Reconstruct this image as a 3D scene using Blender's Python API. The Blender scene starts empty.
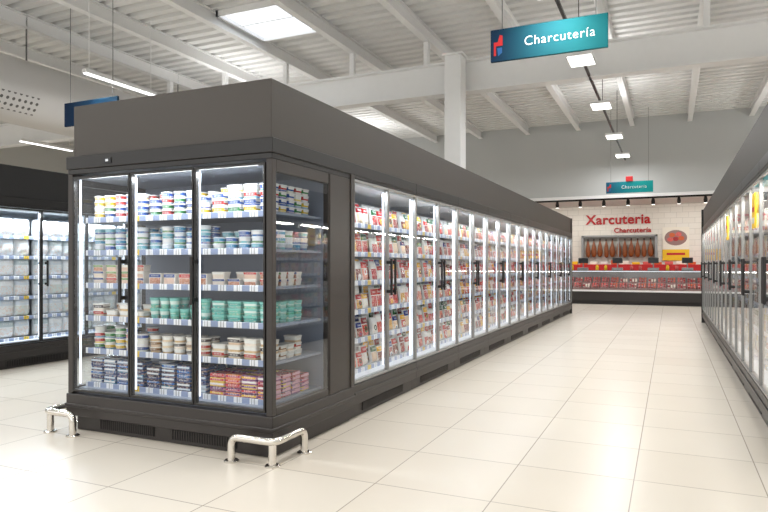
import bpy, bmesh, math, random
from mathutils import Matrix, Vector
random.seed(7)
S=bpy.context.scene
COL=S.collection
S.view_settings.view_transform='Standard'

def lin(c):
    return tuple((v/255/12.92 if v/255<=.04045 else ((v/255+.055)/1.055)**2.4) for v in c)+(1,)

# ---------------------------------------------------------------- materials
def newmat(name):
    m=bpy.data.materials.new(name); m.use_nodes=True
    nt=m.node_tree; nt.nodes.clear()
    out=nt.nodes.new('ShaderNodeOutputMaterial')
    return m,nt,out
def pbr(name,rgb,rough=.5,metal=0,emit=0,noise=0,nscale=8,spec=.5):
    m,nt,out=newmat(name)
    b=nt.nodes.new('ShaderNodeBsdfPrincipled')
    b.inputs['Base Color'].default_value=lin(rgb)
    b.inputs['Roughness'].default_value=rough
    b.inputs['Metallic'].default_value=metal
    b.inputs['Specular IOR Level'].default_value=spec
    if emit:
        b.inputs['Emission Color'].default_value=lin(rgb)
        b.inputs['Emission Strength'].default_value=emit
    if noise:
        tc=nt.nodes.new('ShaderNodeTexCoord')
        n=nt.nodes.new('ShaderNodeTexNoise'); n.inputs['Scale'].default_value=nscale
        nt.links.new(tc.outputs['Object'],n.inputs['Vector'])
        r=nt.nodes.new('ShaderNodeMixRGB'); r.blend_type='MIX'
        c=lin(rgb)
        r.inputs[1].default_value=tuple(x*(1-noise) for x in c[:3])+(1,)
        r.inputs[2].default_value=tuple(min(1,x*(1+noise)) for x in c[:3])+(1,)
        nt.links.new(n.outputs['Fac'],r.inputs[0]); nt.links.new(r.outputs[0],b.inputs['Base Color'])
    nt.links.new(b.outputs[0],out.inputs[0])
    return m
def glassmat(name,base=.06,tint=(1,1,1,1),k=.95,pw=3.5):
    m,nt,out=newmat(name)
    t=nt.nodes.new('ShaderNodeBsdfTransparent'); t.inputs[0].default_value=tint
    g=nt.nodes.new('ShaderNodeBsdfGlossy'); g.inputs['Roughness'].default_value=.02
    lw=nt.nodes.new('ShaderNodeLayerWeight'); lw.inputs[0].default_value=.5
    p=nt.nodes.new('ShaderNodeMath'); p.operation='POWER'; p.inputs[1].default_value=pw
    a=nt.nodes.new('ShaderNodeMath'); a.operation='MULTIPLY_ADD'; a.inputs[1].default_value=k; a.inputs[2].default_value=base
    mx=nt.nodes.new('ShaderNodeMixShader')
    nt.links.new(lw.outputs['Facing'],p.inputs[0]); nt.links.new(p.outputs[0],a.inputs[0])
    nt.links.new(a.outputs[0],mx.inputs[0]); nt.links.new(t.outputs[0],mx.inputs[1]); nt.links.new(g.outputs[0],mx.inputs[2])
    nt.links.new(mx.outputs[0],out.inputs[0])
    return m
class NB:
    def __init__(s,nt): s.nt=nt
    def m(s,op,a,b=None,c=None):
        n=s.nt.nodes.new('ShaderNodeMath'); n.operation=op
        for i,v in enumerate((a,b,c)):
            if v is None: continue
            if isinstance(v,(int,float)): n.inputs[i].default_value=v
            else: s.nt.links.new(v,n.inputs[i])
        return n.outputs[0]
    def rng(s,v,lo,hi):
        return s.m('MULTIPLY',s.m('GREATER_THAN',v,lo),s.m('LESS_THAN',v,hi))
    def mix(s,f,a,b):
        n=s.nt.nodes.new('ShaderNodeMixRGB')
        for i,v in ((0,f),(1,a),(2,b)):
            if isinstance(v,(int,float)): n.inputs[i].default_value=v
            elif isinstance(v,tuple): n.inputs[i].default_value=v
            else: s.nt.links.new(v,n.inputs[i])
        return n.outputs[0]
    def ramp(s,f,cols):
        n=s.nt.nodes.new('ShaderNodeValToRGB'); n.color_ramp.interpolation='CONSTANT'
        e=n.color_ramp.elements
        while len(e)<len(cols): e.new(.5)
        for i,c in enumerate(cols):
            e[i].position=i/len(cols); e[i].color=lin(c)
        s.nt.links.new(f,n.inputs[0]); return n.outputs[0]
def prodmat(name,main,label,border,inner=(.07,.93,.05,.6),lab=(.64,.94),rough=.22,roundel=False):
    m,nt,out=newmat(name); B=NB(nt)
    oi=nt.nodes.new('ShaderNodeObjectInfo'); ge=nt.nodes.new('ShaderNodeNewGeometry')
    r=B.m('FRACT',B.m('ADD',oi.outputs['Random'],ge.outputs['Random Per Island']))
    r2=B.m('FRACT',B.m('MULTIPLY',r,13.7)); r3=B.m('FRACT',B.m('MULTIPLY',r,37.3)); r4=B.m('FRACT',B.m('MULTIPLY',r,71.9))
    uv=nt.nodes.new('ShaderNodeUVMap'); sp=nt.nodes.new('ShaderNodeSeparateXYZ')
    nt.links.new(uv.outputs[0],sp.inputs[0]); u,v=sp.outputs[0],sp.outputs[1]
    cm=B.ramp(r,main); cl=B.ramp(r2,label)
    mi=B.m('MULTIPLY',B.rng(u,inner[0],inner[1]),B.rng(v,inner[2],inner[3]))
    ml=B.m('MULTIPLY',B.rng(u,.04,.96),B.rng(v,lab[0],lab[1]))
    nz=nt.nodes.new('ShaderNodeTexNoise'); nz.noise_dimensions='4D'; nz.inputs['Scale'].default_value=7; nz.inputs['Distortion'].default_value=1.5
    nt.links.new(uv.outputs[0],nz.inputs['Vector']); nt.links.new(B.m('MULTIPLY',r,50),nz.inputs['W'])
    cm2=B.mix(B.m('MULTIPLY',B.m('GREATER_THAN',nz.outputs['Fac'],.54),.55),cm,(.85,.62,.52,1))
    c=B.mix(mi,lin(border),cm2); c=B.mix(ml,c,cl)
    pr=B.m('MULTIPLY',B.rng(v,lab[0]+.1,lab[1]-.1),B.m('MULTIPLY',B.rng(u,.18,.82),B.m('GREATER_THAN',B.m('SINE',B.m('MULTIPLY',u,55)),-.1)))
    c=B.mix(B.m('MULTIPLY',pr,.6),c,(.85,.85,.83,1))
    if roundel:
        du=B.m('SUBTRACT',u,.5); dv=B.m('SUBTRACT',v,B.m('MULTIPLY_ADD',r4,.3,.15))
        d=B.m('ADD',B.m('MULTIPLY',du,du),B.m('MULTIPLY',B.m('MULTIPLY',dv,dv),2.6))
        disc=B.m('MULTIPLY',B.m('LESS_THAN',d,.07),B.m('GREATER_THAN',r3,.45))
        c=B.mix(disc,c,B.ramp(r4,[(235,235,232),(180,20,30),(240,200,60),(235,235,232),(24,80,50),(235,235,232)]))
        dk=B.m('MULTIPLY',B.m('MULTIPLY',B.rng(d,.0,.02),B.m('GREATER_THAN',r3,.45)),.8)
        c=B.mix(dk,c,cl)
    b=nt.nodes.new('ShaderNodeBsdfPrincipled'); b.inputs['Roughness'].default_value=rough
    nt.links.new(c,b.inputs['Base Color']); nt.links.new(b.outputs[0],out.inputs[0])
    return m

M={}
M['dark']=pbr('dark_bronze_steel',(54,49,46),.4,.0,noise=.04,nscale=3)
M['canopy']=pbr('canopy_panel',(64,59,54),.5,0,noise=.04,nscale=1)
M['canopyblack']=pbr('canopy_black',(26,25,25),.5,0)
M['black']=pbr('black_frame',(28,26,25),.35)
M['kick']=pbr('kick_plate',(46,41,39),.4)
M['slot']=pbr('vent_slot',(12,11,11),.8)
M['white']=pbr('white_liner',(222,228,236),.4)
M['liner_grey']=pbr('grey_liner',(140,148,164),.4)
M['alu']=pbr('pale_aluminium',(150,150,148),.35,.4)
M['chrome']=pbr('chrome',(222,218,212),.14,1)
M['led']=pbr('led_strip',(235,243,255),.4,0,emit=1.3)
M['lamp']=pbr('lamp_face',(255,253,248),.4,0,emit=5)
M['tube']=pbr('tube_face',(255,255,255),.4,0,emit=3)
M['sky']=pbr('skylight_diffuser',(236,243,252),.5,0,emit=1.3)
M['steelwhite']=pbr('painted_white_steel',(246,246,245),.5,noise=.02)
M['deck']=pbr('roof_deck_white',(236,236,234),.5,.0)
M['wall']=pbr('wall_paint',(212,212,208),.8,noise=.02,nscale=1)
M['bulk']=pbr('bulkhead_grey',(202,204,203),.8,noise=.02,nscale=1)
M['glass']=glassmat('door_glass',.035,(.97,.985,.99,1))
M['glass_counter']=glassmat('counter_glass',.02,(.98,.985,.99,1),.3)
M['glass_end']=glassmat('end_glass',.09,(.80,.83,.85,1),.85)
M['red']=pbr('red_letters',(190,24,30),.5)
M['redpanel']=pbr('red_panel',(190,34,36),.5)
M['letter']=pbr('white_letters',(245,248,248),.5,emit=.1)
M['steel']=pbr('brushed_steel',(150,150,150),.35,.7)
M['wire']=pbr('wire',(120,120,120),.5,.6)
M['meat']=pbr('meat',(165,36,40),.4,noise=.7,nscale=30)
M['ham']=pbr('cured_ham',(136,72,30),.45,noise=.6,nscale=9)
M['hoof']=pbr('ham_hoof',(50,32,22),.5)
M['tray']=pbr('white_tray',(225,222,218),.4)
M['paper']=pbr('poster_paper',(240,234,220),.6)
M['yellow']=pbr('yellow_card',(240,196,30),.5)
M['orange']=pbr('orange_print',(205,95,45),.5)
M['pink']=pbr('pink_print',(210,95,90),.5,noise=.4,nscale=30)
M['screen']=pbr('scale_black',(30,32,36),.3)
M['dkback']=pbr('alcove_back',(200,198,190),.5)
M['glyph']=pbr('blue_print',(34,90,145),.5)
M['lining']=pbr('tray_lining',(150,120,115),.4)

def floormat():
    m,nt,out=newmat('floor_tiles')
    tc=nt.nodes.new('ShaderNodeTexCoord'); mp=nt.nodes.new('ShaderNodeMapping')
    mp.inputs['Location'].default_value=(.2,.1,0)
    br=nt.nodes.new('ShaderNodeTexBrick'); br.offset=0; br.inputs['Scale'].default_value=1
    br.inputs['Brick Width'].default_value=.7; br.inputs['Row Height'].default_value=.7
    br.inputs['Mortar Size'].default_value=.004; br.inputs['Mortar Smooth'].default_value=.3
    br.inputs['Color1'].default_value=lin((233,225,212)); br.inputs['Color2'].default_value=lin((229,220,206))
    br.inputs['Mortar'].default_value=lin((172,162,149))
    nz=nt.nodes.new('ShaderNodeTexNoise'); nz.inputs['Scale'].default_value=1.5; nz.inputs['Detail'].default_value=5
    mx=nt.nodes.new('ShaderNodeMixRGB'); mx.blend_type='MULTIPLY'; mx.inputs[0].default_value=.06
    b=nt.nodes.new('ShaderNodeBsdfPrincipled'); b.inputs['Roughness'].default_value=.27
    b.inputs['Specular IOR Level'].default_value=.45
    L=nt.links
    L.new(tc.outputs['Object'],mp.inputs[0]); L.new(mp.outputs[0],br.inputs['Vector']); L.new(tc.outputs['Object'],nz.inputs['Vector'])
    L.new(br.outputs['Color'],mx.inputs[1]); L.new(nz.outputs['Fac'],mx.inputs[2]); L.new(mx.outputs[0],b.inputs['Base Color']); L.new(b.outputs[0],out.inputs[0])
    return m
M['floor']=floormat()
def tilemat():
    m,nt,out=newmat('white_wall_tiles')
    tc=nt.nodes.new('ShaderNodeTexCoord'); mp=nt.nodes.new('ShaderNodeMapping'); mp.inputs['Rotation'].default_value=(math.pi/2,0,0)
    br=nt.nodes.new('ShaderNodeTexBrick'); br.inputs['Scale'].default_value=1; br.inputs['Brick Width'].default_value=.4; br.inputs['Row Height'].default_value=.2
    br.inputs['Mortar Size'].default_value=.006
    br.inputs['Color1'].default_value=lin((236,232,223)); br.inputs['Color2'].default_value=lin((233,228,218)); br.inputs['Mortar'].default_value=lin((205,201,192))
    b=nt.nodes.new('ShaderNodeBsdfPrincipled'); b.inputs['Roughness'].default_value=.4
    L=nt.links; L.new(tc.outputs['Object'],mp.inputs[0]); L.new(mp.outputs[0],br.inputs['Vector']); L.new(br.outputs['Color'],b.inputs['Base Color']); L.new(b.outputs[0],out.inputs[0])
    return m
M['tiles']=tilemat()
def railmat():
    m,nt,out=newmat('price_rail'); B=NB(nt)
    tc=nt.nodes.new('ShaderNodeTexCoord'); sp=nt.nodes.new('ShaderNodeSeparateXYZ')
    nt.links.new(tc.outputs['Object'],sp.inputs[0])
    x=sp.outputs[0]; f=B.m('FRACT',B.m('MULTIPLY',x,7.3)); tag=B.rng(f,.1,.62)
    idx=B.m('FLOOR',B.m('MULTIPLY',x,7.3)); rnd=B.m('FRACT',B.m('MULTIPLY',B.m('SINE',B.m('MULTIPLY',idx,12.98)),437.5))
    tcol=B.mix(B.m('GREATER_THAN',rnd,.96),(.8,.82,.85,1),lin((225,190,60)))
    ink=B.m('MULTIPLY',B.rng(f,.2,.5),B.m('GREATER_THAN',B.m('SINE',B.m('MULTIPLY',x,260)),.1))
    tcol=B.mix(B.m('MULTIPLY',ink,.5),tcol,(.08,.08,.1,1))
    c=B.mix(tag,lin((142,156,188)),tcol)
    b=nt.nodes.new('ShaderNodeBsdfPrincipled'); b.inputs['Roughness'].default_value=.35
    nt.links.new(c,b.inputs['Base Color']); nt.links.new(b.outputs[0],out.inputs[0]); return m
M['rail']=railmat()
def ductmat():
    m,nt,out=newmat('perforated_duct'); B=NB(nt)
    tc=nt.nodes.new('ShaderNodeTexCoord'); sp=nt.nodes.new('ShaderNodeSeparateXYZ'); nt.links.new(tc.outputs['Object'],sp.inputs[0])
    x,y,z=sp.outputs
    a=B.m('ARCTAN2',z,x)
    dy=B.m('SUBTRACT',B.m('FRACT',B.m('MULTIPLY',y,9)),.5); da=B.m('SUBTRACT',B.m('FRACT',B.m('MULTIPLY',a,5)),.5)
    d=B.m('SQRT',B.m('ADD',B.m('MULTIPLY',dy,dy),B.m('MULTIPLY',da,da)))
    hole=B.m('LESS_THAN',d,.25)
    band=B.m('MULTIPLY',B.rng(a,-.9,-.3),B.m('LESS_THAN',B.m('FRACT',B.m('MULTIPLY_ADD',y,.4,.25)),.4))
    c=B.mix(B.m('MULTIPLY',hole,band),lin((212,210,207)),lin((92,90,88)))
    b=nt.nodes.new('ShaderNodeBsdfPrincipled'); b.inputs['Roughness'].default_value=.5
    nt.links.new(c,b.inputs['Base Color']); nt.links.new(b.outputs[0],out.inputs[0]); return m
M['duct']=ductmat()
def signmat(name,a,bc):
    m,nt,out=newmat(name); tc=nt.nodes.new('ShaderNodeTexCoord'); sp=nt.nodes.new('ShaderNodeSeparateXYZ')
    nt.links.new(tc.outputs['Generated'],sp.inputs[0])
    r=nt.nodes.new('ShaderNodeValToRGB'); r.color_ramp.elements[0].color=lin(a); r.color_ramp.elements[1].color=lin(bc)
    r.color_ramp.elements[0].position=.05; r.color_ramp.elements[1].position=.75
    nt.links.new(sp.outputs[0],r.inputs[0])
    b=nt.nodes.new('ShaderNodeBsdfPrincipled'); b.inputs['Roughness'].default_value=.7; b.inputs['Specular IOR Level'].default_value=.2
    nt.links.new(r.outputs[0],b.inputs['Base Color']); nt.links.new(b.outputs[0],out.inputs[0]); return m
M['sign']=signmat('sign_gradient',(16,46,72),(10,100,106))
M['sign_far']=signmat('sign_gradient_pale',(30,90,120),(30,160,160))
M['signdark']=signmat('sign_gradient_navy',(24,46,76),(28,70,100))

P={
 'tub_mix':prodmat('tub_mix',[(235,235,230),(235,215,120),(60,95,170),(230,235,240),(100,165,200),(215,225,210)],[(50,85,165),(220,185,50),(60,135,75),(40,80,150),(190,50,50),(230,230,225)],(232,232,230),inner=(-1,2,.0,.25),lab=(.3,.8)),
 'tub_blue':prodmat('tub_blue',[(60,120,180),(50,100,170),(100,180,190),(225,232,238),(90,160,110)],[(40,90,170),(60,150,190),(110,185,200),(235,235,235),(225,230,235)],(226,232,236),inner=(-1,2,.0,.3),lab=(.35,.8)),
 'teal':prodmat('teal_cup',[(90,180,172),(120,200,190),(100,190,165)],[(215,235,228),(70,160,150),(110,190,170),(200,230,225)],(130,205,195),inner=(-1,2,.0,.3),lab=(.4,.72)),
 'cream':prodmat('cream_tub',[(225,205,170),(235,228,215),(200,170,120),(215,190,160)],[(235,235,230),(150,110,70),(70,60,60),(190,60,50)],(228,224,216),inner=(-1,2,.0,.3),lab=(.35,.8)),
 'flat_dark':prodmat('flat_blue_pack',[(24,40,85),(40,75,125),(90,125,165),(30,30,60),(170,190,205),(60,130,160)],[(190,205,220),(40,100,170),(215,218,222),(30,40,90)],(60,85,130),inner=(-1,2,.0,.35),lab=(.4,.9)),
 'flat_pink':prodmat('flat_pink_pack',[(190,40,90),(225,130,70),(225,190,70),(160,40,60),(120,60,130),(90,50,110)],[(230,225,222),(175,40,85),(230,180,50),(110,50,110),(200,60,60)],(215,160,175),inner=(-1,2,.0,.35),lab=(.4,.9)),
 'beige':prodmat('beige_pack',[(220,190,170),(190,130,100),(225,215,200),(180,120,90)],[(235,232,225),(110,150,80),(190,50,45),(60,80,140)],(232,226,218)),
 'packet':prodmat('meat_packet',[(175,30,38),(205,80,72),(190,55,50),(222,140,120),(130,22,30),(228,225,220),(215,165,60),(120,44,38),(190,60,60),(225,200,170)],[(175,16,26),(225,225,225),(24,90,50),(225,170,30),(130,12,26),(225,225,225),(26,50,125),(225,225,225),(200,40,30)],(224,224,222),roundel=True),
 'pack_yel':prodmat('deli_carton',[(232,205,150),(215,140,115),(232,228,220),(150,175,190),(225,165,145)],[(200,70,65),(238,212,90),(95,150,110),(238,238,235)],(234,232,226),roundel=True),
 'bag':prodmat('salad_bag',[(240,244,247),(230,238,243),(222,232,230),(242,245,247)],[(244,247,250),(200,214,218),(220,229,238)],(240,244,247)),
}

# ---------------------------------------------------------------- mesh helpers
def mesh_boxes(name,boxes,mats,bevel=0,segs=1):
    """boxes: (x0,x1,y0,y1,z0,z1[,mat])"""
    bm=bmesh.new()
    for b in boxes:
        x0,x1,y0,y1,z0,z1=b[:6]; mi=b[6] if len(b)>6 else 0
        vs=[bm.verts.new(p) for p in ((x0,y0,z0),(x1,y0,z0),(x1,y1,z0),(x0,y1,z0),(x0,y0,z1),(x1,y0,z1),(x1,y1,z1),(x0,y1,z1))]
        for f in ((0,3,2,1),(4,5,6,7),(0,1,5,4),(1,2,6,5),(2,3,7,6),(3,0,4,7)):
            fc=bm.faces.new([vs[i] for i in f]); fc.material_index=mi
    if bevel: bmesh.ops.bevel(bm,geom=bm.edges[:],offset=bevel,segments=segs,affect='EDGES')
    me=bpy.data.meshes.new(name); bm.to_mesh(me); bm.free()
    for m in mats: me.materials.append(m)
    return me
def mesh_quad(name,pts,mat):
    me=bpy.data.meshes.new(name); me.from_pydata([tuple(p) for p in pts],[],[tuple(range(len(pts)))]); me.materials.append(mat); return me
def ob(name,me,parent=None,loc=(0,0,0),rot=(0,0,0),label=None,cat=None,group=None,kind=None,mat4=None):
    o=bpy.data.objects.new(name,me); COL.objects.link(o)
    o.location=loc; o.rotation_euler=rot
    if mat4 is not None: o.matrix_world=mat4
    if parent: o.parent=parent
    if label: o['label']=label
    if cat: o['category']=cat
    if group: o['group']=group
    if kind: o['kind']=kind
    return o
def lathe(name,prof,seg,mats,midx=None,sx=1,sy=1,uvh=None,smooth=True):
    bm=bmesh.new(); rings=[]
    for r,z in prof:
        rings.append([bm.verts.new((r*sx*math.cos(2*math.pi*i/seg),r*sy*math.sin(2*math.pi*i/seg),z)) for i in range(seg)])
    for k in range(len(rings)-1):
        for i in range(seg):
            f=bm.faces.new((rings[k][i],rings[k][(i+1)%seg],rings[k+1][(i+1)%seg],rings[k+1][i]))
            f.smooth=smooth
            if midx: f.material_index=midx[k]
    f=bm.faces.new(rings[0][::-1]); f=bm.faces.new(rings[-1])
    if midx: f.material_index=midx[-1]
    bmesh.ops.recalc_face_normals(bm,faces=bm.faces)
    me=bpy.data.meshes.new(name); bm.to_mesh(me); bm.free()
    for m in mats: me.materials.append(m)
    return me
def add_uv(me,w,h):
    uv=me.uv_layers.new(name='UVMap')
    for l in me.loops:
        c=me.vertices[l.vertex_index].co
        uv.data[l.index].uv=(c.x/w+.5,c.z/h)
def tube(name,pts,r,mat,seg=12,res=4):
    cu=bpy.data.curves.new(name,'CURVE'); cu.dimensions='3D'; cu.bevel_depth=r; cu.bevel_resolution=res
    sp=cu.splines.new('POLY'); sp.points.add(len(pts)-1)
    for i,p in enumerate(pts): sp.points[i].co=(*p,1)
    cu.use_fill_caps=True
    o=bpy.data.objects.new(name,cu)
    COL.objects.link(o); bpy.context.view_layer.update()
    me=bpy.data.meshes.new_from_object(o.evaluated_get(bpy.context.evaluated_depsgraph_get()))
    bpy.data.objects.remove(o); me.materials.clear(); me.materials.append(mat)
    for p in me.polygons: p.use_smooth=True
    return me
def textmesh(txt,size,mat,ext=.004,bold=0.0,align='CENTER',space=1.0,wide=1.0):
    cu=bpy.data.curves.new('t','FONT'); cu.body=txt; cu.size=size; cu.extrude=ext; cu.offset=bold; cu.align_x=align; cu.align_y='CENTER'; cu.space_character=space
    o=bpy.data.objects.new('t',cu); COL.objects.link(o); bpy.context.view_layer.update()
    me=bpy.data.meshes.new_from_object(o.evaluated_get(bpy.context.evaluated_depsgraph_get())); bpy.data.objects.remove(o)
    me.materials.clear(); me.materials.append(mat)
    for v in me.vertices: v.co.x*=wide
    return me

# ---------------------------------------------------------------- product meshes
def packet_mesh(pal,w=.1,h=.2,d=.03):
    bm=bmesh.new()
    a=[bm.verts.new(p) for p in ((-w/2,0,0),(w/2,0,0),(w/2,0,h),(-w/2,0,h))]
    k=.9
    b=[bm.verts.new(p) for p in ((-w/2*k,-d*.6,h*.05),(w/2*k,-d*.6,h*.05),(w/2*k,-d*.5,h*.94),(-w/2*k,-d*.5,h*.94))]
    b2=[bm.verts.new(p) for p in ((-w/2*.6,-d,h*.2),(w/2*.6,-d,h*.2),(w/2*.6,-d*.85,h*.78),(-w/2*.6,-d*.85,h*.78))]
    c=[bm.verts.new(p) for p in ((-w/2,.006,0),(w/2,.006,0),(w/2,.006,h),(-w/2,.006,h))]
    bm.faces.new(b2); bm.faces.new(c[::-1])
    for i in range(4):
        j=(i+1)%4
        bm.faces.new((a[i],a[j],b[j],b[i])); bm.faces.new((c[i],c[j],a[j],a[i]))
        f=bm.faces.new((b[i],b[j],b2[j],b2[i]))
    bmesh.ops.recalc_face_normals(bm,faces=bm.faces)
    me=bpy.data.meshes.new('packet'); bm.to_mesh(me); bm.free(); me.materials.append(P[pal]); add_uv(me,w,h); return me
def rect_tub(pal,w=.115,d=.09,h=.05):
    bm=bmesh.new()
    def ring(sx,sy,z): 
        c=.18; pts=[]
        for X,Y in ((1,1),(-1,1),(-1,-1),(1,-1)):
            if X*Y>0: q=[(X,Y*(1-c)),(X*(1-c),Y)]
            else: q=[(X*(1-c),Y),(X,Y*(1-c))]
            pts+=q
        return [bm.verts.new((px*sx/2,py*sy/2,z)) for px,py in pts]
    R=[ring(w*.86,d*.86,0),ring(w*.95,d*.95,h*.8),ring(w,d,h*.8),ring(w,d,h*.95),ring(w*.9,d*.9,h)]
    for k in range(4):
        for i in range(8): bm.faces.new((R[k][i],R[k][(i+1)%8],R[k+1][(i+1)%8],R[k+1][i]))
    bm.faces.new(R[0][::-1]); bm.faces.new(R[-1])
    bmesh.ops.recalc_face_normals(bm,faces=bm.faces)
    me=bpy.data.meshes.new('rect_tub'); bm.to_mesh(me); bm.free(); me.materials.append(P[pal]); add_uv(me,w,h); return me
def round_tub(pal,r=.048,h=.045):
    me=lathe('round_tub',[(r*.84,0),(r*.93,h*.78),(r,h*.78),(r,h*.94),(r*.9,h)],16,[P[pal]],smooth=False); add_uv(me,2*r,h); return me
def cup(pal,r=.042,h=.08):
    me=lathe('cup',[(r*.7,0),(r*.92,h*.86),(r,h*.88),(r,h*.95),(r*.94,h)],16,[P[pal]],smooth=False); add_uv(me,2*r,h); return me
def flat_pack(pal,w=.13,d=.105,h=.032):
    me=mesh_boxes('flat_pack',[(-w/2,w/2,-d/2,d/2,0,h)],[P[pal]],.006,1); add_uv(me,w,h)
    uv=me.uv_layers[0]
    for p in me.polygons:
        if abs(p.normal.z)>.5:
            for l in p.loop_indices:
                c=me.vertices[me.loops[l].vertex_index].co; uv.data[l].uv=(c.x/w+.5,(c.y/d+.5)*.95)
    return me
def carton(pal,w=.13,d=.06,h=.17):
    me=mesh_boxes('carton',[(-w/2,w/2,-d/2,d/2,0,h)],[P[pal]],.004,1); add_uv(me,w,h); return me
def bag(pal,w=.215,d=.15,h=.235):
    bm=bmesh.new(); nx,nz=10,10
    fr=[];bk=[]
    for j in range(nz+1):
        a=[];b=[]
        for i in range(nx+1):
            u=i/nx*2-1; v=j/nz*2-1
            t=max(0,(1-u**4))*max(0,(1-v**4)); wig=.012*math.sin(i*2.3+j*1.9)
            a.append(bm.verts.new((u*w/2,-d/2*t**.6+wig*t,(v+1)/2*h)))
            b.append(a[-1] if i in(0,nx) or j in(0,nz) else bm.verts.new((u*w/2,d/2*t**.6,(v+1)/2*h)))
        fr.append(a);bk.append(b)
    for j in range(nz):
        for i in range(nx):
            f=bm.faces.new((fr[j][i],fr[j][i+1],fr[j+1][i+1],fr[j+1][i])); f.smooth=True
            try:
                f=bm.faces.new((bk[j][i],bk[j+1][i],bk[j+1][i+1],bk[j][i+1])); f.smooth=True
            except ValueError: pass
    me=bpy.data.meshes.new('bag'); bm.to_mesh(me); bm.free(); me.materials.append(P[pal]); add_uv(me,w,h); return me

# ---------------------------------------------------------------- refrigerated cabinet
W=1.42
D=.95
SH=[.36,.63,.89,1.15,1.41,1.67]
def grille(x0,x1,y,z0,z1,n):
    bx=[(x0,x1,y,y+.004,z0,z1,1)]
    for i in range(n):
        xx=x0+(x1-x0)*i/n
        bx.append((xx,xx+(x1-x0)/n*.42,y-.004,y,z0,z1,0))
    return bx
ms={}
ms['base']=mesh_boxes('cab_base',[(0,W,.05,D,0,.12),(0,W,.0,D,.125,.29),(.0,W,-.012,0,.2,.23)],[M['kick']],.004)
ms['grille']=mesh_boxes('cab_grille',grille(.25,1.17,.045,.03,.1,40),[M['kick'],M['slot']])
ms['head']=mesh_boxes('cab_head',[(0,W,0,D,2.03,2.15),(0,W,-.006,0,2.05,2.06)],[M['black']],.004)
ms['liner']=mesh_boxes('cab_liner',[(0,W,D-.06,D-.02,.29,2.03),(0,W,.04,D-.06,.29,.33),(0,W,.06,D-.06,1.99,2.03)],[M['white']])
ms['shelf']=mesh_boxes('cab_shelf',[(.02,W-.02,.16,D-.08,-.02,0),(.02,.04,.3,D-.08,-.06,-.02),(W-.04,W-.02,.3,D-.08,-.06,-.02)],[M['white']])
ms['rail']=mesh_boxes('cab_rail',[(.02,W-.02,.145,.158,-.035,.008)],[M['rail']],.002)
DW=W/2
ms['door']=mesh_boxes('cab_door',[(.004,.018,0,.035,.3,2.02),(DW-.018,DW-.004,0,.035,.3,2.02),(.018,DW-.018,0,.035,.3,.32),(.018,DW-.018,0,.035,2.0,2.02)],[M['alu']],.003)
ms['glass']=mesh_quad('cab_glass',[(.018,.012,.32),(DW-.018,.012,.32),(DW-.018,.012,2.0),(.018,.012,2.0)],M['glass'])
def handle_mesh(name,z0=1.02,z1=1.36):
    return mesh_boxes(name,[(-.012,.012,-.06,-.04,z0,z1),(-.009,.009,-.045,.0,z0+.02,z0+.05),(-.009,.009,-.045,.0,z1-.05,z1-.02)],[M['black']],.004)
ms['handle']=handle_mesh('cab_handle')
ms['led']=mesh_boxes('cab_led',[(-.004,.004,.05,.066,.36,1.98)],[M['led']],.002)
def area(name,size,sy,power,parent,loc,rot,col=(1,1,1)):
    l=bpy.data.lights.new(name,'AREA'); l.shape='RECTANGLE'; l.size=size; l.size_y=sy; l.energy=power; l.color=col
    o=bpy.data.objects.new(name,l); COL.objects.link(o); o.parent=parent; o.location=loc; o.rotation_euler=rot; return o
def cabinet(loc,rotz,label,group,power=9,frame=None,led=True):
    e=ob('refrigerated_cabinet',None,loc=loc,rot=(0,0,rotz),label=label,cat='display refrigerator',group=group)
    ob('base',ms['base'],e); ob('vent_grille',ms['grille'],e); ob('head_panel',ms['head'],e); ob('interior_liner',ms['liner'],e)
    for z in SH:
        s=ob('shelf',ms['shelf'],e,loc=(0,0,z)); ob('price_rail',ms['rail'],s)
    for k in (0,1):
        d=ob('door',ms['door' if frame is None else frame],e,loc=(k*DW,0,0))
        ob('glass_pane',ms['glass'],d)
        ob('handle',ms['handle'],d,loc=((DW-.045) if k==0 else .045,0,0),label='black vertical pull handle')
    if led:
        for x in (.03,W/2,W-.03): ob('light_strip',ms['led'],e,loc=(x,0,0))
    area('cabinet_lamp',1.2,.05,power,e,(W/2,.09,1.96),(math.radians(-22),0,0),(.88,.95,1) if led else (1,.96,.9))
    return e
ms['door_black']=ms['door'].copy(); ms['door_black'].materials.clear(); ms['door_black'].materials.append(M['black'])

XF=-2.405; Y0=4.696
for i in range(9):
    cabinet((XF,Y0+i*W,0),math.pi/2,'dark double-door glass refrigerator of packaged meats in long island run','island refrigerator run')
XR=.66; YR=15.9
for i in range(8):
    cb=cabinet((XR,YR-i*W,0),-math.pi/2,'double-door glass refrigerator with slim frames facing the aisle','aisle wall refrigerators',power=16,led=False)
    if i in (4,6):
        dd=[c for c in cb.children if c.name.startswith('door')][1]
        ob('yellow_panel',mesh_boxes('pc',[(.26,.46,-.004,.010,1.62,1.92,0),(.29,.43,-.006,-.004,1.76,1.80,1),(.29,.43,-.006,-.004,1.66,1.71,2)],[M['yellow'],M['redpanel'],M['tray']]),dd,label='yellow panel on the glass')  # yellow panel with a red and a white band on the door glass
XL=-7.5
for i in range(3):
    cabinet((XL,3.55+i*W,0),math.pi/2,'black-framed glass refrigerator stocked with white bags','black refrigerators',power=32,frame='door_black')

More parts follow.
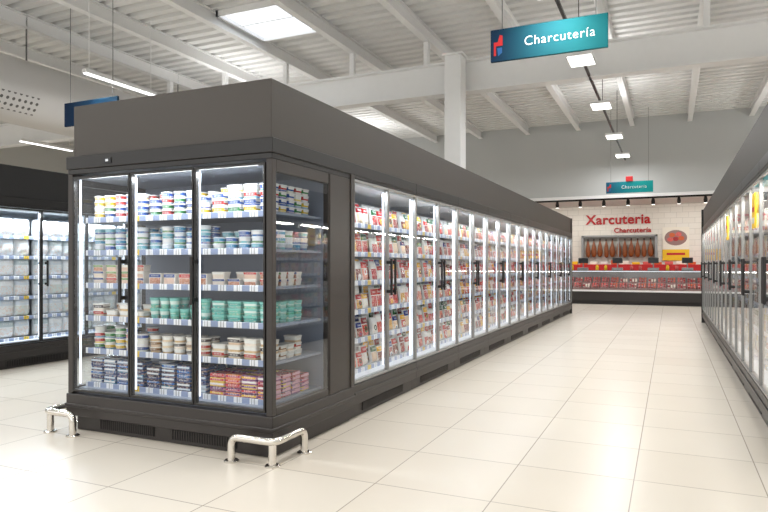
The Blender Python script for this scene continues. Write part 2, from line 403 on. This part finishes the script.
# end cabinet -----------------------------------------------------------------
EX,EY=-4.33,3.506; EW=1.925; ED=1.185
e=ob('end_refrigerated_cabinet',None,loc=(EX,EY,0),label='dark end cabinet with three glass doors and glazed sides',cat='display refrigerator')
ob('base',mesh_boxes('eb',[(.04,EW-.04,.05,ED,0,.115),(-.01,EW+.01,-.01,ED,.12,.29),(-.018,EW+.018,-.018,ED,.185,.215)],[M['kick']],.005),e)
ob('vent_grille',mesh_boxes('eg',grille(.3,.85,.045,.03,.1,26)+grille(1.02,1.6,.045,.03,.1,26),[M['kick'],M['slot']]),e)
ob('head_panel',mesh_boxes('eh',[(-.01,EW+.01,-.01,ED,2.05,2.15),(0,EW,0,ED,2.01,2.05)],[M['black']],.004),e)
ob('display_panel',mesh_boxes('ed',[(.40,.48,-.018,-.008,2.075,2.115),(.425,.455,-.02,-.017,2.085,2.105,1)],[M['screen'],M['white']],.001),e,label='small controller display')
post=[(0,.05,0,.05,.29,2.01),(EW-.05,EW,0,.05,.29,2.01),(EW-.05,EW,.76,ED,.29,2.01),(0,.05,.76,ED,.29,2.01),
      (EW-.05,EW,.05,.76,.29,.34),(0,.05,.05,.76,.29,.34),(EW-.05,EW,.05,.76,1.93,2.01),(0,.05,.05,.76,1.93,2.01),(.05,EW-.05,.79,ED,.29,2.01),
      (EW,EW+.006,.77,.79,.29,2.01),(EW,EW+.01,1.12,ED,.29,2.05)]
ob('frame',mesh_boxes('ef',post,[M['dark']],.004),e)
ob('interior_liner',mesh_boxes('el',[(.05,EW-.05,.76,.79,.29,2.01),(.05,EW-.05,.06,.76,.29,.33),(.05,EW-.05,.1,.76,1.98,2.01)],[M['liner_grey']]),e)
for xx in (.006,EW-.006):
    ob('side_glass',mesh_quad('sg',[(xx,.05,.34),(xx,.76,.34),(xx,.76,1.93),(xx,.05,1.93)],M['glass_end']),e)
for z in SH:
    s=ob('shelf',mesh_boxes('es',[(.06,EW-.06,.13,.75,-.018,0)],[M['liner_grey']]),e,loc=(0,0,z))
    ob('price_rail',mesh_boxes('er',[(.06,EW-.06,.115,.128,-.035,.008)],[M['rail']],.002),s)
edw=(EW-.1)/3
dm=mesh_boxes('edoor',[(.004,.02,-.006,.03,.31,1.99),(edw-.02,edw-.004,-.006,.03,.31,1.99),(.02,edw-.02,-.006,.03,.31,.33),(.02,edw-.02,-.006,.03,1.97,1.99)],[M['black']],.003)
dg=mesh_quad('edg',[(.02,.0,.33),(edw-.02,.0,.33),(edw-.02,.0,1.97),(.02,.0,1.97)],M['glass'])
for k in range(3):
    d=ob('door',dm,e,loc=(.05+k*edw,0,0)); ob('glass_pane',dg,d)
    if k!=1: ob('handle',ms['handle'],d,loc=(edw-.05 if k==0 else .02,0,0),label='black vertical pull handle')
for x in (.07,.05+edw,.05+2*edw,EW-.07): ob('light_strip',ms['led'],e,loc=(x,0,0))
area('cabinet_lamp',1.6,.05,19,e,(EW/2,.07,1.95),(math.radians(-22),0,0),(.9,.95,1))

# canopies ---------------------------------------------------------------------
def canopy(name,x0,x1,y0,y1,label,mat='canopy'):
    return ob(name,mesh_boxes(name,[(x0,x1,y0,y1,2.15,2.55)],[M[mat]],.004),label=label,cat='canopy')
canopy('cabinet_canopy',EX+.04,XF-.02,EY+.02,Y0+9*W,'plain grey-brown fascia box on top of the island refrigerators')
canopy('cabinet_canopy',XR+.02,XR+D,YR-8*W,YR,'grey-brown fascia box above the wall refrigerators')
canopy('cabinet_canopy',XL-D,XL-.02,3.55,3.55+3*W,'black fascia box above the black refrigerators','canopyblack')
ob('partition',mesh_boxes('ep',[(XR-.02,XR+D,YR+.003,YR+.04,0,2.55)],[M['black']],.004),label='dark upright panel closing the wall refrigerator run',cat='panel')
ob('partition',mesh_boxes('ep2',[(XF-D,XF+.01,Y0+9*W+.003,Y0+9*W+.04,0,2.55)],[M['dark']],.004),label='dark upright panel closing the island refrigerator run',cat='panel')

# ---------------------------------------------------------------- products
def T(loc,rz): return Matrix.Translation(loc)@Matrix.Rotation(rz,4,'Z')
cabE=T((EX,EY,0),0)
def put(name,me,cab,x,y,z,rz=0,tilt=0,label='',cat='food package',group='',sc=1):
    m=cab@Matrix.Translation((x,y,z))@Matrix.Rotation(rz,4,'Z')@Matrix.Rotation(tilt,4,'X')@Matrix.Scale(sc,4)
    return ob(name,me,mat4=m,label=label,cat=cat,group=group)
RT={k:rect_tub(k) for k in('tub_mix','tub_blue','cream','beige','teal')}
RO={k:round_tub(k) for k in('tub_mix','tub_blue','cream','teal')}
CU={k:cup(k) for k in('teal','cream','tub_mix')}
FP={k:flat_pack(k) for k in('flat_dark','flat_pink','beige')}
BX=carton('beige',.12,.07,.085)
rnd=random.uniform
def row_end(x0,x1,z,kind,me,pitch,hh,stk,rows,label,group,rp=.1,y=.185,deep=0):
    n=int((x1-x0)/pitch+.05); pitch=(x1-x0)/n
    for r in range(max(rows,deep)):
        for i in range(n):
            if r>=rows and i<n-1: continue
            s=max(1,stk-random.choice([0,0,0,1]))
            for k in range(s):
                put(kind,me,cabE,x0+pitch*(i+.5)+rnd(-.002,.002),y+r*rp,z+k*hh+.001,rnd(-.05,.05),0,label,'food tub',group)
A0,A1,A2,A3=.09,.05+edw,.05+2*edw,EW-.08
z=SH
h5=.045
row_end(A0,A1,z[5],'food_tub',RO['tub_mix'],.099,h5,4,2,'small white round tub of spread','top shelf spread tubs')
row_end(A1+.02,A2,z[5],'food_tub',RO['tub_mix'],.099,h5,4,2,'small white round tub of spread','top shelf spread tubs')
row_end(A2+.02,A3,z[5],'rectangular_tub',RT['tub_mix'],.12,.05,4,2,'pale rectangular spread tub with coloured label','top shelf rectangular tubs',deep=5)
row_end(A0,A1,z[4],'food_tub',RO['tub_blue'],.099,h5,4,2,'blue and white round tub','second shelf blue tubs')
row_end(A1+.02,A2,z[4],'food_tub',RO['tub_blue'],.099,h5,4,2,'blue and white round tub','second shelf blue tubs')
row_end(A2+.02,A3,z[4],'food_tub',RO['tub_blue'],.099,h5,3,2,'blue and white round tub','second shelf blue tubs',deep=5)
row_end(A0,A1,z[3],'rectangular_tub',RT['beige'],.12,.05,3,1,'beige rectangular food tub with label','third shelf beige tubs')
row_end(A1+.02,A2,z[3],'small_carton',BX,.125,.085,1,2,'small beige printed food carton','third shelf cartons')
row_end(A2+.02,A3,z[3],'rectangular_tub',RT['beige'],.12,.05,2,2,'beige rectangular food tub with label','third shelf beige tubs',deep=4)
row_end(A0,A1,z[2],'rectangular_tub',RT['cream'],.12,.05,2,2,'cream rectangular food tub','fourth shelf cream tubs')
row_end(A1+.02,A2,z[2],'yogurt_cup',CU['teal'],.087,.08,2,2,'teal green lidded cup','fourth shelf teal cups')
row_end(A2+.02,A3,z[2],'rectangular_tub',RT['teal'],.12,.05,3,2,'pale turquoise rectangular food tub','fourth shelf teal tubs',deep=4)
row_end(A0,A1,z[1],'food_tub',RO['tub_mix'],.099,h5,4,2,'small white tub with coloured label','fifth shelf white tubs')
row_end(A1+.02,A2,z[1],'food_tub',RO['cream'],.099,h5,3,2,'cream round lidded food tub','fifth shelf cream tubs')
row_end(A2+.02,A3,z[1],'rectangular_tub',RT['cream'],.12,.05,3,2,'cream rectangular food tub','fifth shelf cream rectangular tubs',deep=4)
row_end(A0,A1,z[0],'flat_pack',FP['flat_dark'],.14,.032,6,2,'flat dark blue food pack','bottom shelf blue packs',.125)
row_end(A1+.02,A2,z[0],'flat_pack',FP['flat_dark'],.14,.032,6,3,'flat dark blue food pack','bottom shelf blue packs',.125)
row_end(A2+.02,A3,z[0],'flat_pack',FP['flat_pink'],.14,.032,5,3,'flat pink and yellow food pack','bottom shelf pink packs',.125,deep=4)

def stuffmesh(name,srcs):
    V=[];F=[];UV=[]
    for me,m in srcs:
        b=len(V); V+=[tuple(m@v.co) for v in me.vertices]; ul=me.uv_layers[0].data
        for p in me.polygons:
            F.append([b+i for i in p.vertices]); UV+=[tuple(ul[l].uv) for l in p.loop_indices]
    o=bpy.data.meshes.new(name); o.from_pydata(V,[],F); u=o.uv_layers.new(name='UVMap')
    for i,c in enumerate(UV): u.data[i].uv=c
    o.materials.append(srcs[0][0].materials[0]); return o
PK=packet_mesh('packet',.12,.185); PK2=packet_mesh('packet',.115,.145,.035); PK3=packet_mesh('packet',.118,.165,.035); PKT=packet_mesh('packet',.118,.215,.02)
CA=carton('pack_yel',.115,.05,.19) 
def long_row(cabm,L,kind,me_list,label,group,limit,y,n=5,from_end=False,back=None):
    items=[]
    for k in range(int(L/W+.01)):
        for dd in (0,1):
            x0=k*W+dd*W/2+.035; 
            for zi,zz in enumerate(SH):
                pitch=(W/2-.07)/n
                for i in range(n):
                    me=random.choice(me_list)
                    m=cabm@Matrix.Translation((x0+pitch*(i+.5)+rnd(-.002,.002),y+rnd(0,.008),zz+.001))@Matrix.Rotation(rnd(-.03,.03),4,'Z')@Matrix.Rotation(math.radians(-7+rnd(-1,1) if me!=CA else 0),4,'X')
                    items.append((x0+pitch*(i+.5),me,m))
                    if back:
                        m=cabm@Matrix.Translation((x0+pitch*(i+.5)+rnd(-.003,.003),y+.075,zz+.001))@Matrix.Rotation(rnd(-.03,.03),4,'Z')@Matrix.Rotation(math.radians(-6),4,'X')
                        items.append((x0+pitch*(i+.5)+.01,back,m))
    items.sort(key=lambda t:-t[0] if from_end else t[0])
    for x,me,m in items[:limit]: ob(kind,me,mat4=m,label=label,cat='food package',group=group)
    if items[limit:]:
        ob(kind,stuffmesh('rest',[(a,b) for _,a,b in items[limit:]]),label='rows of small distant food packages on shelves',cat='food package',group=group,kind='stuff')
long_row(T((XF,Y0,0),math.pi/2),9*W,'meat_packet',[PK,PK2,PK,PK3],'white-edged packet of sliced cured meat','meat packets on island shelves',300,.205,5,back=PKT)
long_row(T((XR,YR,0),-math.pi/2),8*W,'deli_carton',[CA],'small printed chilled food carton','cartons in wall refrigerators',300,.22,5,True)
BG=bag('bag')
cl=T((XL,3.55,0),math.pi/2)
for k in range(6):
    for zz in SH:
        for i in range(3):
            put('salad_bag',BG,cl,k*W/2+.14+i*.217,.235,zz+.002,rnd(-.03,.03),0,'puffy white translucent food bag','food bag','white bags in black refrigerators')

# ---------------------------------------------------------------- corner guards
def guard(loc,pts,leg,label):
    g=ob('corner_guard',None,loc=loc,label=label,cat='bumper guard')
    def arc(pts,r=.06,n=6):
        out=[Vector(pts[0])]
        for i in range(1,len(pts)-1):
            a,b,c=Vector(pts[i-1]),Vector(pts[i]),Vector(pts[i+1]); d1=(a-b).normalized(); d2=(c-b).normalized()
            for k in range(n+1):
                t=k/n; p=(b+d1*r)*(1-t)**2+b*2*t*(1-t)+(b+d2*r)*t**2; out.append(p)
        out.append(Vector(pts[-1])); return [tuple(p) for p in out]
    ob('rail',tube('rail',arc(pts),.026,M['chrome']),g)
    ob('post',tube('post',[leg,(leg[0],leg[1],pts[1][2]-.01)],.026,M['chrome']),g)
    fm=lathe('flange',[(.05,0),(.05,.008),(.043,.014),(.028,.016)],20,[M['chrome']],smooth=False)
    for f in (pts[0],leg,pts[-1]): ob('foot_flange',fm,g,loc=(f[0],f[1],0))
    return g
H=.165
guard((XF+.1,EY-.12,0),[(-.34,.0,.005),(-.34,.0,H),(0,0,H),(.0,.36,H),(.0,.36,.005)],(-.03,.02,.005),'thick polished tubular guard wrapping the cabinet corner')
guard((EX-.1,EY-.12,0),[(.30,.0,.005),(.30,.0,H),(0,0,H),(-.0,.34,H),(-.0,.34,.005)],(.03,.02,.005),'thick polished tubular guard wrapping the cabinet corner')

# ---------------------------------------------------------------- room
def st(name,bx,mat,bev=0): return ob(name,mesh_boxes(name,bx,[mat],bev),kind='structure')
XA,XB,YA,YB=-22,7,-7,25
st('floor',[(XA,XB,YA,YB,-.1,0)],M['floor'])
st('wall_back',[(XA,XB,YB,YB+.1,0,6.1)],M['tiles'])
st('wall_left',[(XA-.1,XA,YA,YB,0,6.1)],M['wall'])
st('wall_right',[(XB,XB+.1,YA,YB,0,6.1)],M['wall'])
st('wall_upper',[(XA,XB,21.6,21.8,3.5,6.0)],M['bulk'])
st('trim_1',[(XA,XB,21.8,25,3.5,3.56)],M['wall'])
st('trim_2',[(XA,XB,21.56,21.6,3.46,3.56)],M['steelwhite'])
bm=bmesh.new(); prof=[]; y=YA; p=.3
while y<22:
    prof+=[(y,5.99),(y+.15,5.99),(y+.17,6.08),(y+.28,6.08)]; y+=p
a=[bm.verts.new((XA,yy,zz)) for yy,zz in prof]; b=[bm.verts.new((XB,yy,zz)) for yy,zz in prof]
for i in range(len(prof)-1): bm.faces.new((a[i],b[i],b[i+1],a[i+1]))
me=bpy.data.meshes.new('deck'); bm.to_mesh(me); bm.free(); me.materials.append(M['deck']); ob('ceiling',me,kind='structure')
jm=mesh_boxes('joist',[(-.07,.07,YA,21.58,5.38,5.40),(-.01,.01,YA,21.58,5.40,5.62),(-.07,.07,YA,21.58,5.62,5.64)],[M['steelwhite']])
for i in range(-7,5):
    X=-2.75+i*1.65
    ob('roof_joist',jm,loc=(X,0,.345),label='white painted steel roof joist under the deck',cat='roof beam',group='roof joists')
for Y in (-.6,11.75):
    ob('roof_girder',mesh_boxes('gird',[(XA,XB,-.13,.13,4.62,4.655),(XA,XB,-.012,.012,4.655,5.2),(XA,XB,-.13,.13,5.2,5.235)]+[(-2.75+i*1.65-.05,-2.75+i*1.65+.05,-.05,.05,5.235,5.72) for i in range(-7,5)]+[(x,x+.02,-.12,.12,4.655,5.2) for x in (-18,-13,-8,2,6)],[M['steelwhite']]),loc=(0,Y,0),label='deep white steel girder spanning the hall',cat='roof beam',group='roof girders')
ob('column',mesh_boxes('col',[(-.16,.16,-.16,.16,0,5.2),(-.2,.2,-.2,.2,5.2,5.24)],[M['steelwhite']],.01),loc=(-3.68,11.35,0),label='square white column rising behind the refrigerators',cat='column')
SX0,SX1,SY0,SY1=-7.62,-6.25,9.3,10.8
st('window_1',[(SX0,SX1,SY0,SY0+.05,5.88,5.985),(SX0,SX1,SY1-.05,SY1,5.88,5.985),(SX0,SX0+.05,SY0,SY1,5.88,5.985),(SX1-.05,SX1,SY0,SY1,5.88,5.985),(SX0,SX1,(SY0+SY1)/2-.015,(SY0+SY1)/2+.015,5.94,5.985)],M['steelwhite'])
st('window_2',[(SX0+.05,SX1-.05,SY0+.05,SY1-.05,5.96,5.98)],M['sky'])
cyl=lathe('duct',[(.6,YA),(.6,20)],40,[M['duct']])
for v in cyl.vertices: x,y,z_=v.co; v.co=(x,z_,y)
d=ob('air_duct',cyl,loc=(-11,0,4.5),label='large pale round perforated ventilation duct',cat='air duct')
for yy in (0,4,8,12,16):
    ob('hanger_rod',mesh_boxes('hr',[(-.01,.01,yy,yy+.02,.58,1.5)],[M['wire']]),d)
ob('conduit_pipe',mesh_boxes('cp',[(XA,XB,-.03,.03,0,.05)],[M['steelwhite']],.01),loc=(0,13.6,5.35),label='thin white service conduit under the roof',cat='pipe')

# ceiling lamps
ob('lamp_track',mesh_boxes('trk',[(-.02,.02,-4,21.4,4.62,4.66)]+[(-.006,.006,yy,yy+.012,4.66,6.0) for yy in (-1,3,7,10.2,14,18)],[M['black']]),loc=(-1.3,0,0),label='thin black lighting track over the aisle',cat='lighting track')
lm=mesh_boxes('lamph',[(-.2,.2,-.3,.3,0,.05,1),(-.18,-.07,-.27,.27,-.006,0,0),(-.055,.055,-.27,.27,-.006,0,0),(.07,.18,-.27,.27,-.006,0,0)],[M['lamp'],M['steelwhite']])
def arealight(name,sx,sy,pw,loc,parent=None,rot=(0,0,0)):
    return area(name,sx,sy,pw,parent,loc,rot)
for yy in (-1.2,1.8,4.8,7.6,10.5,13.7,17.1,20.2):
    o=ob('ceiling_lamp',lm,loc=(-1.3,yy,4.57),label='square louvred white ceiling lamp on the track',cat='ceiling lamp',group='aisle ceiling lamps')
    arealight('lamp_light',.5,.6,36,(0,0,-.02),o)
    if yy in (1.8,7.6,13.7,17.1): arealight('ceiling_fill_light',.4,.6,16,(0,0,.1),o,(math.pi,0,0))  # upward fill light added to brighten the roof deck
tm=mesh_boxes('tub',[(-.05,.05,-.8,.8,0,.06,1),(-.04,.04,-.78,.78,-.02,0,0)]+[(-.005,.005,s-.005,s+.005,.06,1.4,1) for s in(-.7,.7)],[M['tube'],M['steelwhite']])
for X in (-6.0,-9.0,-15.5,3.8):
    for yy in (-1.5,2,5.2,8.4,11.9,15.2,18.6):
        if X==-6.0 and 4<yy<21: continue
        o=ob('tube_lamp',tm,loc=(X,yy,4.55),label='long white suspended fluorescent lamp',cat='ceiling lamp',group='suspended tube lamps')
        arealight('lamp_light',.1,1.5,36,(0,0,-.04),o)
        if yy in (-1.5,5.2,11.9,18.6) and X!=-15.5: arealight('ceiling_fill_light',.4,1.6,14 if X==-9 and yy==5.2 else 34,(0,0,.1),o,(math.pi,0,0))  # added upward fill for the ceiling, not part of the tube fitting
        
# signs
def sign(loc,w,h,txt,mat,label,box=False):
    s=ob('hanging_sign',None,loc=loc,label=label,cat='hanging sign',group='hanging aisle signs')
    ob('panel',mesh_boxes('sp',[(-w/2,w/2,-.02,.02,-h/2,h/2)],[mat],.004),s)
    if box: ob('emblem_box',mesh_boxes('sbx',[(-.1,.1,-.04,.02,h/2,h/2+.15)],[M['redpanel']],.004),s,label='small red emblem box')
    if txt:
        ob('lettering',textmesh(txt,h*.40,M['letter'],.003,-.0016,space=1.12,wide=.96),s,loc=(w*.10,-.024,0),rot=(math.pi/2,0,0))
        ob('emblem',mesh_quad('em',[(-w*.47,-.0235,-h*.32),(-w*.45,-.0235,-h*.32),(-w*.45,-.0235,-h*.02),(-w*.39,-.0235,-h*.02),(-w*.39,-.0235,h*.28),(-w*.415,-.0235,h*.32),(-w*.435,-.0235,h*.10),(-w*.47,-.0235,h*.10)],M['redpanel']),s,label='red angular emblem')
        ob('emblem',mesh_quad('em2',[(-w*.43,-.0232,-h*.34),(-w*.395,-.0232,-h*.24),(-w*.395,-.0232,-h*.08),(-w*.44,-.0232,-h*.08)],M['glyph']),s,label='blue folded emblem')
    ob('suspension_wires',mesh_boxes('sw',[(-w*.4,-w*.4+.008,-.004,.004,h/2,5.99-loc[2]),(w*.4,w*.4+.008,-.004,.004,h/2,5.99-loc[2])],[M['wire']]),s)
sign((-1.42,8.15,4.17),1.46,.42,'Charcutería',M['sign'],'teal hanging sign with white lettering over the aisle')
sign((-1.12,20.3,3.64),1.32,.34,'Charcutería',M['sign_far'],'small teal hanging sign with white lettering before the deli',True)
sign((-9.3,8.0,4.0),1.3,.42,None,M['signdark'],'dark blue hanging sign seen over the cabinets')

# ---------------------------------------------------------------- deli counter
c=ob('deli_counter',None,loc=(0,22,0),label='long glass-fronted deli counter with dark base',cat='deli counter')
CX0,CX1=-7,3.5
ob('base',mesh_boxes('cb',[(CX0,CX1,.08,1,0,.1),(CX0,CX1,0,1,.1,.42)],[M['kick']],.01),c)
ob('display_deck',mesh_boxes('cd',[(CX0,CX1,.02,.4,.42,.52),(CX0,CX1,.4,.8,.42,.7)],[M['lining']],.005),c)
ob('front_glass',mesh_quad('cg',[(CX0,.0,.5),(CX1,.0,.5),(CX1,.02,1.1),(CX0,.02,1.1)],M['glass_counter']),c)
ob('worktop',mesh_boxes('cw',[(CX0,CX1,.02,.5,1.1,1.12),(CX0,CX1,.8,.95,.42,1.1)],[M['steel']],.005),c)
ob('counter_trim',mesh_boxes('cr',[(CX0,CX1,-.02,.0,.42,.48)],[M['steelwhite']]),c)
ob('deli_lamp_strip',mesh_boxes('cl',[(CX0,CX1,.1,.12,1.08,1.095)],[M['led']]),c)
area('counter_light',9,.05,26,c,(-1.7,.12,1.07),(math.radians(-15),0,0),(1,.94,.92))
def tray(mats,s): 
    random.seed(s)
    bx=[(-.13,.13,-.15,.15,0,.03,0)]
    for a in range(3):
        for b in range(3):
            x=-.12+a*.082; y=-.14+b*.095
            bx.append((x,x+.074,y,y+.085,.03,.05+b*.05+rnd(0,.05),1+random.choice([0,0,0,1,1,2])))
    return mesh_boxes('mt',bx,mats,.012)
TR=[tray([M['lining'],M['meat'],M['pink'],M['paper']],1),tray([M['lining'],M['meat'],M['orange'],M['pink']],2),tray([M['lining'],M['pink'],M['meat'],M['paper']],3),tray([M['lining'],M['paper'],M['meat'],M['yellow']],4)]
random.seed(11)
for i in range(24):
    X=-4.6+i*.29
    for yy,zz in ((22.2,.521),(22.58,.701)):
        ob('meat_tray',TR[random.choice([0,0,0,1,1,2,2,3])],loc=(X,yy,zz),label='tray of sliced meats in the deli counter',cat='meat tray',group='meat trays in the counter')
ob('back_bench',mesh_boxes('bb',[(CX0,CX1,0,.6,0,1.32,0),(CX0,CX1,-.005,0,1.0,1.06,1)],[M['redpanel'],M['tray']],.004),loc=(0,24.2,0),label='red panelled back bench behind the deli counter',cat='cabinet')
for i,X in enumerate((-2.7,-1.6,-.5,.5)):
    s=ob('shop_scale',None,loc=(X,22.3,1.121),label='black retail scale on the deli counter',cat='scale',group='counter scales')
    ob('body',mesh_boxes('sb',[(-.17,.17,-.12,.12,0,.09),(-.02,.02,.08,.12,.09,.3)],[M['steel']],.01),s)
    ob('screen',mesh_boxes('ss',[(-.16,.16,.07,.1,.24,.42)],[M['screen']],.01),s)
jar=lathe('jar',[(.05,0),(.05,.13),(.035,.15),(.038,.18)],12,[M['pink'],M['redpanel']],[0,0,1,1])
jb=jar.copy(); jb.materials.clear(); jb.materials.append(M['yellow']); jb.materials.append(M['tray'])
for i in range(22):
    X=-4.4+i*.27
    if min(abs(X-q) for q in (-2.7,-1.6,-.5,.5))<.24: continue
    ob('jar',random.choice([jar,jb]),loc=(X,22.3+rnd(-.05,.05),1.121),label='small lidded jar on the deli counter',cat='jar',group='jars on the counter')
for i in range(14):
    X=-4.0+i*.36
    ob('cheese_box',mesh_boxes('cbx',[(-.13,.13,-.1,.1,0,rnd(.08,.16))],[random.choice([M['paper'],M['yellow'],M['pink'],M['tray'],M['orange']])],.01),loc=(X,24.45,1.321),label='boxed deli product on the back bench',cat='box',group='boxes on the back bench')
# ham display
st('trim_3',[(-3.05,-2.97,24.72,25,1.4,2.40),(-.5,-.42,24.72,25,1.4,2.40),(-3.05,-.42,24.72,25,2.34,2.40),(-1.76,-1.72,24.72,24.76,1.4,2.34)],M['steel'])
st('trim_4',[(-2.97,-.5,24.985,24.998,1.4,2.34)],M['dkback'])
ob('ham_rail',mesh_boxes('hrl',[(-2.97,-.5,24.84,24.86,2.30,2.32)],[M['steel']]),label='steel hanging rail for cured hams',cat='rail')
def hamesh(s):
    return lathe('ham',[(.02,0),(.03,-.04),(.022,-.08),(.034,-.15),(.06,-.25),(.088*s,-.36),(.1*s,-.47),(.096*s,-.57),(.07*s,-.66),(.02,-.7)],14,[M['ham'],M['hoof']],[1,1,0,0,0,0,0,0,0,0],1,.7)
HM=[hamesh(.85),hamesh(1.0),hamesh(.93)]
for i in range(11):
    ob('cured_ham',HM[i%3],loc=(-2.83+i*.218,24.85,2.30-rnd(0,.04)),rot=(0,rnd(-.02,.02),0),label='whole cured ham leg hanging by the hoof',cat='ham',group='hanging cured hams')
w=ob('wall_sign',None,loc=(-1.78,24.97,2.98),label='red lettering sign on the tiled deli wall',cat='wall sign')
ob('lettering',textmesh('Xarcuteria',.49,M['red'],.02,.012,space=1.06),w,rot=(math.pi/2,0,0))
ob('small_lettering',textmesh('Charcutería',.25,M['red'],.02,.004,'RIGHT',1.06),w,loc=(1.15,0,-.40),rot=(math.pi/2,0,0))
p=ob('poster',None,loc=(.18,24.96,2.06),label='cream poster picturing a plate of ham',cat='poster')
ob('sheet',mesh_boxes('ps',[(-.44,.44,0,.02,-.6,.6),(-.44,.44,.02,.035,-.6,-.5)],[M['paper']]),p)
ob('plate_print',lathe('disc0',[(.37,0),(.37,.004)],24,[M['lining']],sy=.75),p,loc=(0,-.001,.22),rot=(math.pi/2,0,0))
for k,(dx,dz,mm) in enumerate(((-.12,.32,'orange'),(.09,.34,'pink'),(0,.18,'meat'),(.18,.2,'orange'),(-.18,.16,'pink'))):
    ob('ham_slice_print',lathe('disc',[(.1,0),(.1,.01+.002*k)],12,[M[mm]],sy=.8),p,loc=(dx,0,dz),rot=(math.pi/2,0,0))
ob('text_band',mesh_boxes('pt',[(-.44,.44,-.008,0,-.6,-.2,0),(-.3,.3,-.012,-.008,-.40,-.32,1)],[M['yellow'],M['redpanel']]),p)
# spot track
tr=ob('spot_track',mesh_boxes('str',[(-7,5,-.02,.02,0,.06)],[M['black']]),loc=(0,22.0,3.44),label='black spotlight track over the deli',cat='lighting track')
sm=lathe('spot',[(.05,-.2),(.06,-.1),(.04,0)],14,[M['black']])
sf=lathe('spotf',[(.045,-.205),(.045,-.2)],14,[M['lamp']])
for i in range(12):
    o=ob('track_spotlight',None,loc=(-5+i*.75,22.0,3.44),label='small black track spotlight',cat='spotlight',group='deli spotlights')
    ob('housing',sm,o); ob('lens',sf,o)
for X in (-3,1): area('deli_light',2.5,.4,55,tr,(X,.9,-.02),(math.radians(12),0,0),(1,.96,.9))

# ---------------------------------------------------------------- world + camera
w=bpy.data.worlds.new('World'); S.world=w; w.use_nodes=True
w.node_tree.nodes['Background'].inputs[0].default_value=(1,.995,.985,1); w.node_tree.nodes['Background'].inputs[1].default_value=1.5
cam=bpy.data.cameras.new('Camera'); co=bpy.data.objects.new('Camera',cam); COL.objects.link(co)
co.location=(0,0,1.3); co.rotation_euler=(math.pi/2,0,math.radians(24.4)); cam.sensor_width=36; cam.lens=29.58; cam.shift_y=9/768
cam.clip_start=.05
S.camera=co
